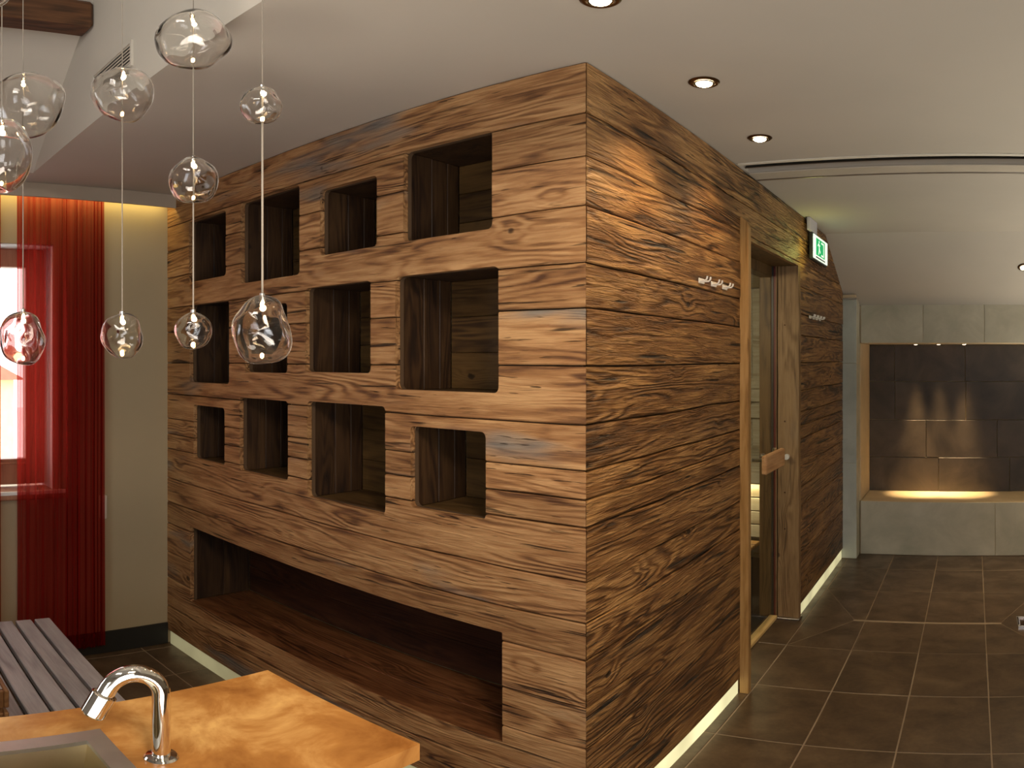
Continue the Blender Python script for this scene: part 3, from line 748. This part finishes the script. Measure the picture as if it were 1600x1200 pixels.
# niche lining: sill, soffit, left cheek
MB().box(-0.89, 1.5, YB + 0.002, 6.145, -1.138, -1.128, 0.002).obj('sill', M['niche_plaster'], wf)
MB().box(-0.89, 1.5, YB + 0.002, 6.145, 0.128, 0.137, 0.002).obj('soffit', M['niche_plaster'], wf)
MB().box(-0.905, -0.89, YB + 0.002, 6.145, -1.128, 0.128, 0.002).obj('cheek', M['niche_plaster'], wf)
rows = [(-1.128, -0.832, -0.30), (-0.832, -0.512, -0.405), (-0.512, -0.186, -0.67), (-0.186, 0.128, -0.075)]
for z0, z1, j in rows:
    xs2 = sorted([-0.89, 1.5] + [j + 0.6 * q for q in range(-3, 5) if -0.86 < j + 0.6 * q < 1.47])
    for a, b in zip(xs2, xs2[1:]):
        tile(a + 0.0022, b - 0.0022, 6.135 + random.uniform(-0.0015, 0.0015), 6.147, z0 + 0.0022, z1 - 0.0022, 'dark_tile', 0.002)
# pilaster between the timber wall and the tiled wall
pw = MB().box(-1.9, -0.906, 5.508, 5.668, FL, 0.50).obj('wall_pilaster', M['niche_plaster']); struct(pw, 'narrow pale tiled pilaster beside the timber wall')
for z0, z1 in ((FL + 0.002, -0.80), (-0.80, -0.03), (-0.03, 0.462)):
    MB().box(-1.2, -0.898, 5.50, 5.508, z0 + 0.001, z1 - 0.001, 0.002).obj('tile', M['blue_tile'], pw)
    MB().box(-0.906, -0.898, 5.508, 5.66, z0 + 0.001, z1 - 0.001, 0.002).obj('tile', M['grey_tile'], pw)
MB().box(-1.2, -0.894, 5.496, 5.51, 0.462, 0.476, 0.002).obj('top_profile', M['aluminium'], pw)
for i, x in enumerate((-0.483, -0.293, -0.083)):
    r = empty('niche_spotlight', (x, 5.9, 0.128))
    MB().lathe([(0.012, -0.004), (0.022, -0.004), (0.024, 0.0)], (x, 6.0, 0.128), 16).obj('ring', M['chrome'], r, True)
    MB().lathe([(0.001, -0.007), (0.013, -0.006), (0.014, -0.003)], (x, 6.0, 0.128), 16).obj('lamp', M['mini_lamp'], r)
    rebase(r, r.location.copy())
    tag(r, ('leftmost of the three tiny spotlights in the tiled niche', 'middle one of the three tiny spotlights in the tiled niche', 'rightmost of the three tiny spotlights in the tiled niche')[i], 'light', 'niche spotlights')

# ------------------------------------------------------------------ ceiling downlights
def downlight(p, nrm, label, r0=0.047):
    r = empty('ceiling_downlight', p)
    a = MB().lathe([(0.027, -0.001), (0.030, -0.005), (r0 - 0.006, -0.006), (r0, -0.002), (r0, 0.0), (0.026, 0.0)], (0, 0, 0), 32).obj('ring', M['bronze'], r, True)
    b = MB().lathe([(0.001, -0.016), (0.012, -0.0145), (0.022, -0.010), (0.0275, -0.002)], (0, 0, 0), 24).obj('lamp', M['lamp'], r)
    c = MB().lathe([(0.028, -0.006), (0.031, -0.008), (0.034, -0.006)], (0, 0, 0), 24).obj('inner_ring', M['chrome'], r, True)
    r.rotation_euler = nrm
    tag(r, label, 'light', 'recessed ceiling spots'); return r
downlight((-0.78, 1.38, CE - 0.0005), (0, 0, 0), 'recessed ceiling spot just above the top edge of the picture')
downlight((-0.777, 1.993, CE - 0.0005), (0, 0, 0), 'larger and nearer of the two glowing ceiling spots')
downlight((-0.793, 2.61, CE - 0.0005), (0, 0, 0), 'second glowing ceiling spot, beside the air slot')
downlight((0.359, 5.20, CE - 0.52 * 0.37 - 0.0008), (-atan(0.52), 0, 0), 'glowing spot in the sloping ceiling at the right edge')

# ------------------------------------------------------------------ exit sign
sg = empty('exit_sign', (-0.96, 4.49, 0.69))
MB().box(-0.985, -0.965, 4.20, 4.40, 0.78, CE - 0.001, 0.003).obj('bracket', M['bracket'], sg)
MB().box(-0.988, -0.966, 4.27, 4.71, 0.612, 0.782, 0.004).obj('housing', M['black_plastic'], sg)
pn = MB().box(-0.9665, -0.960, 4.285, 4.695, 0.622, 0.772, 0.003).obj('panel', M['sign_white'], sg)
MB().box(-0.9602, -0.9585, 4.345, 4.60, 0.648, 0.755).obj('green_field', M['sign_green'], pn)
rm = MB()   # running figure, arrow and doorway in white on the green field, y is the reading direction
def q2(pts): rm.prism(pts, -0.9587, -0.9575, 'x')
rm.prism([(4.425 + 0.009 * cos(a * pi / 4), 0.738 + 0.009 * sin(a * pi / 4)) for a in range(8)], -0.9587, -0.9575, 'x')
q2([(4.408, 0.728), (4.424, 0.724), (4.440, 0.695), (4.424, 0.690)])
q2([(4.424, 0.697), (4.440, 0.693), (4.464, 0.676), (4.458, 0.668)])
q2([(4.424, 0.697), (4.436, 0.690), (4.416, 0.655), (4.404, 0.658)])
q2([(4.406, 0.726), (4.412, 0.718), (4.388, 0.706), (4.384, 0.712)])
q2([(4.422, 0.722), (4.428, 0.714), (4.452, 0.712), (4.454, 0.718)])
q2([(4.490, 0.655), (4.565, 0.655), (4.565, 0.745), (4.490, 0.745), (4.490, 0.735), (4.553, 0.735), (4.553, 0.665), (4.490, 0.665)])
rm.obj('pictogram', M['sign_white'], pn)
MB().box(-0.9602, -0.9588, 4.34, 4.61, 0.630, 0.638).obj('base_bar', M['black_plastic'], pn)
rebase(sg, sg.location.copy()); tag(sg, 'lit white exit sign with green running figure hanging by the timber wall', 'sign')
l = bpy.data.lights.new('exit_sign_lamp', 'POINT'); l.energy = 0.6; l.color = (0.95, 1.0, 0.25); l.shadow_soft_size = 0.01
lo = bpy.data.objects.new('exit_sign_lamp', l); lo.location = (-0.925, 4.14, 0.63); C.objects.link(lo)

# ------------------------------------------------------------------ coat hooks
def hooks(y0, y1, z, n, label):
    r = empty('coat_hooks', (XS + 0.003, (y0 + y1) / 2, z))
    for i in range(n):
        y = y0 + (y1 - y0) * i / (n - 1)
        h = MB().box(XS + 0.003, XS + 0.008, y - 0.028, y + 0.028, z - 0.010, z + 0.010, 0.002).obj('hook_plate', M['nickel'], r)
        for s_ in (-0.017, 0.017):
            MB().tube([(XS + 0.006, y + s_, z), (XS + 0.028, y + s_, z), (XS + 0.034, y + s_, z + 0.006), (XS + 0.036, y + s_, z + 0.016)], 0.0035, 8).obj('peg', M['nickel'], h, True)
    rebase(r, r.location.copy()); tag(r, label, 'hooks', 'chrome coat hooks on the timber wall')
hooks(2.54, 2.80, 0.296, 3, 'row of three chrome hooks on the timber before the sauna door')
hooks(4.36, 4.64, 0.262, 4, 'row of four small chrome hooks on the timber past the sauna door')

# ------------------------------------------------------------------ curtains
def curtain(y0, y1, seed, label, folds, amp, z0=-1.50, z1=0.845, x=-3.365):
    rg = random.Random(seed); n = int((y1 - y0) / 0.0035); nz = 10; vs = []; fs = []
    ph = rg.uniform(0, 6)
    for j in range(nz + 1):
        t = j / nz; z = z0 + (z1 - z0) * t
        for i in range(n + 1):
            s = i / n; y = y0 + (y1 - y0) * s
            f_ = folds(s) if callable(folds) else folds
            a = amp * (1.0 - 0.25 * t)
            wx = sin(f_ + ph + 2.2 * noise.noise(Vector((s * 7, 0.15 * z, seed)))) * a * (0.75 + 0.6 * noise.noise(Vector((s * 9, 3.3, seed)))) + 0.3 * a * sin(f_ * 2.3 + 1.3 + 0.3 * t) + 0.008 * noise.noise(Vector((y * 24, z * 0.4, seed)))
            wy = 0.5 * a * cos(f_ * 2 + ph)
            vs.append((x + wx, y + wy + 0.004 * noise.noise(Vector((y * 9, z * 1.1, seed + 5))), z))
    for j in range(nz):
        for i in range(n):
            k = j * (n + 1) + i; fs.append((k, k + 1, k + n + 2, k + n + 1))
    return tag(mesh_obj('curtain', vs, fs, M['sheer'], None, True), label, 'curtain', 'sheer red window curtains')
curtain(0.865, 1.315, 2, 'sheer red curtain hanging in folds to the right of the window', lambda s: 2 * pi * (1.5 * s + 5.5 * s * s), 0.014)
curtain(-0.35, 0.795, 5, 'sheer red curtain at the left edge of the picture', lambda s: 2 * pi * 9 * s, 0.011)
cb = MB().box(XW + 0.001, XW + 0.03, 1.312, 1.347, -0.815, -0.692, 0.004)
cb = cb.obj('wall_control', M['white_plastic']); tag(cb, 'small off white wall control box beside the curtain', 'switch')

# ------------------------------------------------------------------ slatted bench
bn = empty('slatted_bench', (-2.2, 0.4, FL))
ys_ = [0.886 - 0.08 * k for k in range(11)]
for k, y in enumerate(ys_):
    o = MB().box(-2.885, -1.50, y - 0.066, y, -1.145, -1.12, 0.003).obj('slat', M['bench_slat'], bn)
    o.data.transform(Matrix.Translation((-2.885, 0.886, 0)) @ Matrix.Rotation(radians(-1.3), 4, 'Z') @ Matrix.Translation((2.885, -0.886, 0)))
for x in (-2.80, -2.15, -1.62):
    MB().box(x, x + 0.05, 0.03, 0.84, -1.19, -1.147, 0.003).obj('crossbar', M['bench_frame'], bn)
for x in (-2.80, -1.62):
    for y in (0.05, 0.76):
        MB().box(x, x + 0.05, y, y + 0.05, FL, -1.19, 0.003).obj('leg', M['bench_frame'], bn)
rebase(bn, bn.location.copy()); tag(bn, 'dark grey slatted bench by the window behind the counter', 'bench')
# crate on the bench at the left edge
cr_ = empty('wooden_crate', (-2.2, 0.33, -1.118))
for z0, z1 in ((-1.112, -1.062), (-1.045, -0.985)):
    MB().box(-2.20, -1.95, 0.468, 0.482, z0, z1, 0.003).obj('side_board', M['crate_wood'], cr_)
    MB().box(-2.20, -1.95, 0.15, 0.164, z0, z1, 0.003).obj('side_board', M['crate_wood'], cr_)
    MB().box(-1.964, -1.95, 0.165, 0.467, z0, z1, 0.003).obj('side_board', M['crate_wood'], cr_)
    MB().box(-2.20, -2.186, 0.165, 0.467, z0, z1, 0.003).obj('side_board', M['crate_wood'], cr_)
for x, y in ((-2.185, 0.166), (-2.185, 0.447), (-1.985, 0.166), (-1.985, 0.447)):
    MB().box(x, x + 0.02, y, y + 0.02, -1.118, -0.985).obj('corner_post', M['crate_wood'], cr_)
MB().box(-2.185, -1.965, 0.165, 0.467, -0.992, -0.984, 0.002).obj('lid', M['bench_slat'], cr_)
rebase(cr_, cr_.location.copy()); tag(cr_, 'brown wooden slatted box on the grey bench at the left edge', 'box')

# ------------------------------------------------------------------ vanity counter, basin, tap
CT = -0.670
va = empty('vanity_counter', (-1.0, 0.1, FL))
top = MB()
bx0, bx1, by0, by1 = -1.117, -0.845, -0.12, 0.43      # basin outline
for (a, b, c, d) in ((-1.215, bx0, -0.5, 0.828), (bx1, -0.792, -0.5, 0.828), (bx0, bx1, by1, 0.828), (bx0, bx1, -0.5, by0)):
    top.box(a, b, c, d, CT - 0.035, CT)
tp = top.obj('countertop', M['counter'], va)
bm = bmesh.new(); bm.from_mesh(tp.data); bmesh.ops.remove_doubles(bm, verts=bm.verts, dist=1e-5); bm.to_mesh(tp.data); bm.free()
for b_ in ((-1.195, -1.175, -0.48, 0.808), (-0.832, -0.812, -0.48, 0.808), (-1.174, -0.833, 0.788, 0.808), (-1.174, -0.833, -0.48, -0.46)):
    MB().box(*b_, -0.86, CT - 0.036, 0.003).obj('apron', M['crate_wood'], va)
MB().box(-1.17, -0.84, -0.46, 0.78, FL + 0.05, -0.86, 0.003).obj('cabinet', M['crate_wood'], va)
MB().box(-1.15, -0.86, -0.44, 0.76, FL, FL + 0.05).obj('plinth', M['bench_frame'], va)
rebase(va, va.location.copy()); tag(va, 'amber polished stone vanity counter in the foreground', 'counter')
ba = empty('basin', (-0.98, 0.15, CT))
def ring_mesh(o, i, z0, z1):
    m = MB(); (a0, a1, b0, b1), (c0, c1, d0, d1) = o, i
    vs = []
    for z in (z1, z0):
        vs += [(a0, b0, z), (a1, b0, z), (a1, b1, z), (a0, b1, z), (c0, d0, z), (c1, d0, z), (c1, d1, z), (c0, d1, z)]
    fs = []
    for k in range(4):
        k2 = (k + 1) % 4
        fs += [(k, k2, 4 + k2, 4 + k), (8 + k, 12 + k, 12 + k2, 8 + k2), (k, 8 + k, 8 + k2, k2), (4 + k, 4 + k2, 12 + k2, 12 + k)]
    return m.add(vs, fs)
ring_mesh((bx0 + .001, bx1 - .001, by0 + .001, by1 - .001), (bx0 + .036, bx1 - .036, by0 + .036, by1 - .036), CT - 0.03, CT + 0.004).obj('rim', M['steel'], ba)
bw = MB()
i0 = (bx0 + .036, bx1 - .036, by0 + .036, by1 - .036); i1 = (bx0 + .06, bx1 - .06, by0 + .06, by1 - .06)
vs = [(i0[0], i0[2], CT - .004), (i0[1], i0[2], CT - .004), (i0[1], i0[3], CT - .004), (i0[0], i0[3], CT - .004),
      (i1[0], i1[2], CT - .13), (i1[1], i1[2], CT - .13), (i1[1], i1[3], CT - .13), (i1[0], i1[3], CT - .13)]
vs += [(x + dx * 0.003, y + dy * 0.003, z - dz) for (x, y, z), dx, dy, dz in zip(vs, (-1, 1, 1, -1) * 2, (-1, -1, 1, 1) * 2, (0,) * 4 + (0.003,) * 4)]
fs = [(4, 5, 6, 7), (15, 14, 13, 12)]
for k in range(4):
    k2 = (k + 1) % 4
    fs += [(k, 4 + k, 4 + k2, k2), (8 + k, 8 + k2, 12 + k2, 12 + k), (k, k2, 8 + k2, 8 + k)]
bw.add(vs, fs).obj('bowl', M['bowl'], ba)
MB().lathe([(0.001, 0.004), (0.018, 0.003), (0.022, 0.0)], (-0.98, 0.155, CT - 0.13), 20).obj('drain_plug', M['chrome'], ba, True)
rebase(ba, ba.location.copy()); tag(ba, 'square rimmed steel basin let into the amber counter', 'basin')

ta = empty('tap', (-0.985, 0.478, CT))
MB().lathe([(0.026, 0.0), (0.027, 0.004), (0.024, 0.008), (0.015, 0.009), (0.014, 0.012)], (-0.985, 0.478, CT), 32).obj('base_flange', M['chrome'], ta, True)
pts = [Vector((-0.985, 0.478, CT + 0.008)), Vector((-0.985, 0.478, CT + 0.06)), Vector((-0.985, 0.478, CT + 0.122))]
R0 = 0.043; cc = Vector((-0.985, 0.478, CT + 0.126)); dv = Vector((-0.22, -0.975, 0)).normalized()
for k in range(1, 17):
    a = radians(9.9 * k)
    pts.append(cc + dv * (R0 - R0 * cos(a)) + Vector((0, 0, R0 * sin(a))))
tdir = (pts[-1] - pts[-2]).normalized()
pts.append(pts[-1] + tdir * 0.008)
MB().tube(pts, 0.0145, 24).obj('spout', M['chrome'], ta, True)
e0 = pts[-1]
MB().tube([e0 - tdir * 0.002, e0, e0 + tdir * 0.001, e0 + tdir * 0.038, e0 + tdir * 0.041], [0.0150, 0.0190, 0.0205, 0.0205, 0.0185], 28).obj('aerator', M['chrome'], ta, True, 30)
MB().tube([e0 + tdir * 0.040, e0 + tdir * 0.0415], 0.013, 20).obj('aerator_mesh', M['vent_dark'], ta)
rebase(ta, ta.location.copy()); tag(ta, 'chrome swan neck tap standing beside the steel basin', 'tap')

# ------------------------------------------------------------------ glass pendants
def icos(sub):
    bm = bmesh.new(); bmesh.ops.create_icosphere(bm, subdivisions=sub, radius=1.0)
    bm.verts.index_update()
    v = [x.co.copy() for x in bm.verts]; f = [tuple(q.index for q in p.verts) for p in bm.faces]; bm.free(); return v, f
IV, IF = icos(5)
def globe(parent, c, rx, rz, seed, dents=3, depth=0.16, wall=0.045):
    rg = random.Random(seed); D = []
    for _ in range(dents):
        a = rg.uniform(0, 2 * pi); zz = rg.uniform(-0.7, 0.7); s_ = (1 - zz * zz) ** 0.5
        D.append((Vector((s_ * cos(a), s_ * sin(a), zz)), rg.uniform(0.4, 1) * depth, rg.uniform(0.30, 0.55)))
    def shape(v, k):
        r = 1.0 + 0.055 * noise.noise(v * 1.3 + Vector((seed * 3.1, 0, 0))) * 2
        for d, h, w_ in D:
            g_ = v.angle(d) / w_; r -= h * math.exp(-g_ * g_)
        r *= k
        return Vector((c[0] + v.x * r * rx, c[1] + v.y * r * rx, c[2] + v.z * r * rz))
    n = len(IV)
    vs = [shape(v, 1.0) for v in IV] + [shape(v, 1.0 - wall * (1 + 0.5 * noise.noise(v * 2 + Vector((0, seed, 0))))) for v in IV]
    fs = list(IF) + [tuple(i + n for i in f[::-1]) for f in IF]
    return mesh_obj('globe', vs, fs, M['glass'], parent, True)
M['cord'] = plain('pale_pendant_cord', (0.24, 0.21, 0.17), 0.5)
def pendant(px, D, balls, label, thick=0.0011, top=2.19):
    az = (px - 1521.9) / F; x, y = D * sin(az), D * cos(az)
    r = empty('glass_pendant', (x, y, top))
    zl = None
    for i, (cy, hx, hy, seed, dn, dp, dx) in enumerate(balls):
        z = D * tan((561.7 - cy) / F); k = hypot(D, z) / F
        bxx, byy = x + dx * k * cos(az), y - dx * k * sin(az)
        g_ = globe(r, (bxx, byy, z), hx * k, hy * k, seed, dn, dp)
        rt = hy * k
        for s_ in (1, -1):  # capsule near the top; lower glowing bead added for the glint there
            MB().lathe([(0.0012, -0.0055), (0.0038, -0.003), (0.0042, 0.003), (0.0012, 0.006)], (x, y, z + s_ * rt * 0.76), 12).obj('bulb_glint', M['bulb_glint'], g_, True)
        MB().lathe([(0.002, 0.010), (0.0055, 0.008), (0.006, -0.004), (0.003, -0.006)], (x, y, z + rt * 0.93), 14).obj('cap', M['chrome'], g_, True)
    for b in balls:
        z = D * tan((561.7 - b[0]) / F); rt = b[2] * hypot(D, z) / F
        pl = bpy.data.lights.new('globe_lamp', 'POINT'); pl.energy = 0.35; pl.color = (1.0, 0.72, 0.42); pl.shadow_soft_size = 0.006
        po = bpy.data.objects.new('globe_lamp', pl); po.location = (x + 0.004, y, z + rt * 0.62); C.objects.link(po)
    zs = [top] + [D * tan((561.7 - b[0] + 0.8 * b[2]) / F) for b in balls]
    for i in range(len(zs) - 1):
        th_ = thick * (1.0, 1.35, 1.7)[i] if len(balls) > 1 else thick
        if px == 410 and i == 1: th_ = 0.0023
        MB().tube([(x, y, zs[i]), (x, y, zs[i + 1])], th_, 8).obj('cord', M['cord'], r, True)
    MB().lathe([(0.03, 0.0), (0.03, -0.015), (0.027, -0.02)], (x, y, top), 20).obj('ceiling_rose', M['white_plastic'], r, True)
    rebase(r, r.location.copy())
    tag(r, label, 'pendant lamp', 'hand blown glass globe pendants'); return r
# (centre y, half width, half height, seed, dents, depth, sideways)
TOPZ = {}
def rtop(px, D):
    x = D * sin((px - 1521.9) / F); return min(zr, CE + 0.654 * (x + 3.15)) - 0.001
pendant(410, 1.40, [(165, 31, 29.5, 11, 4, 0.13, -1), (515, 52, 54, 24, 7, 0.30, 1)], 'rightmost cord with a small globe above a big dented glass globe', top=rtop(410, 1.4))
pendant(302, 1.60, [(62, 56, 46, 33, 2, 0.08, -1), (282, 39, 37, 47, 4, 0.15, 1), (517, 28.5, 29.5, 53, 3, 0.06, 0)], 'cord with three glass globes stacked, the widest at the top', top=rtop(302, 1.6))
pendant(191, 1.65, [(147, 47, 43.5, 61, 3, 0.12, 1), (525, 33, 35.5, 79, 2, 0.04, 0)], 'cord with two globes in front of the bare cream wall', top=rtop(191, 1.65))
pendant(36, 1.75, [(164, 58, 52, 83, 4, 0.14, 4), (528, 36, 43, 97, 4, 0.20, 0)], 'cord with two globes in front of the window', top=rtop(36, 1.75))
pendant(3, 1.55, [(243, 47, 60, 101, 3, 0.15, 0)], 'single glass globe cut by the left edge below a larger globe', top=rtop(3, 1.55))
pendant(-32, 1.35, [(-20, 44, 38, 113, 2, 0.1, 0)], 'glass globe just peeping in at the top left corner', top=rtop(-32, 1.35))
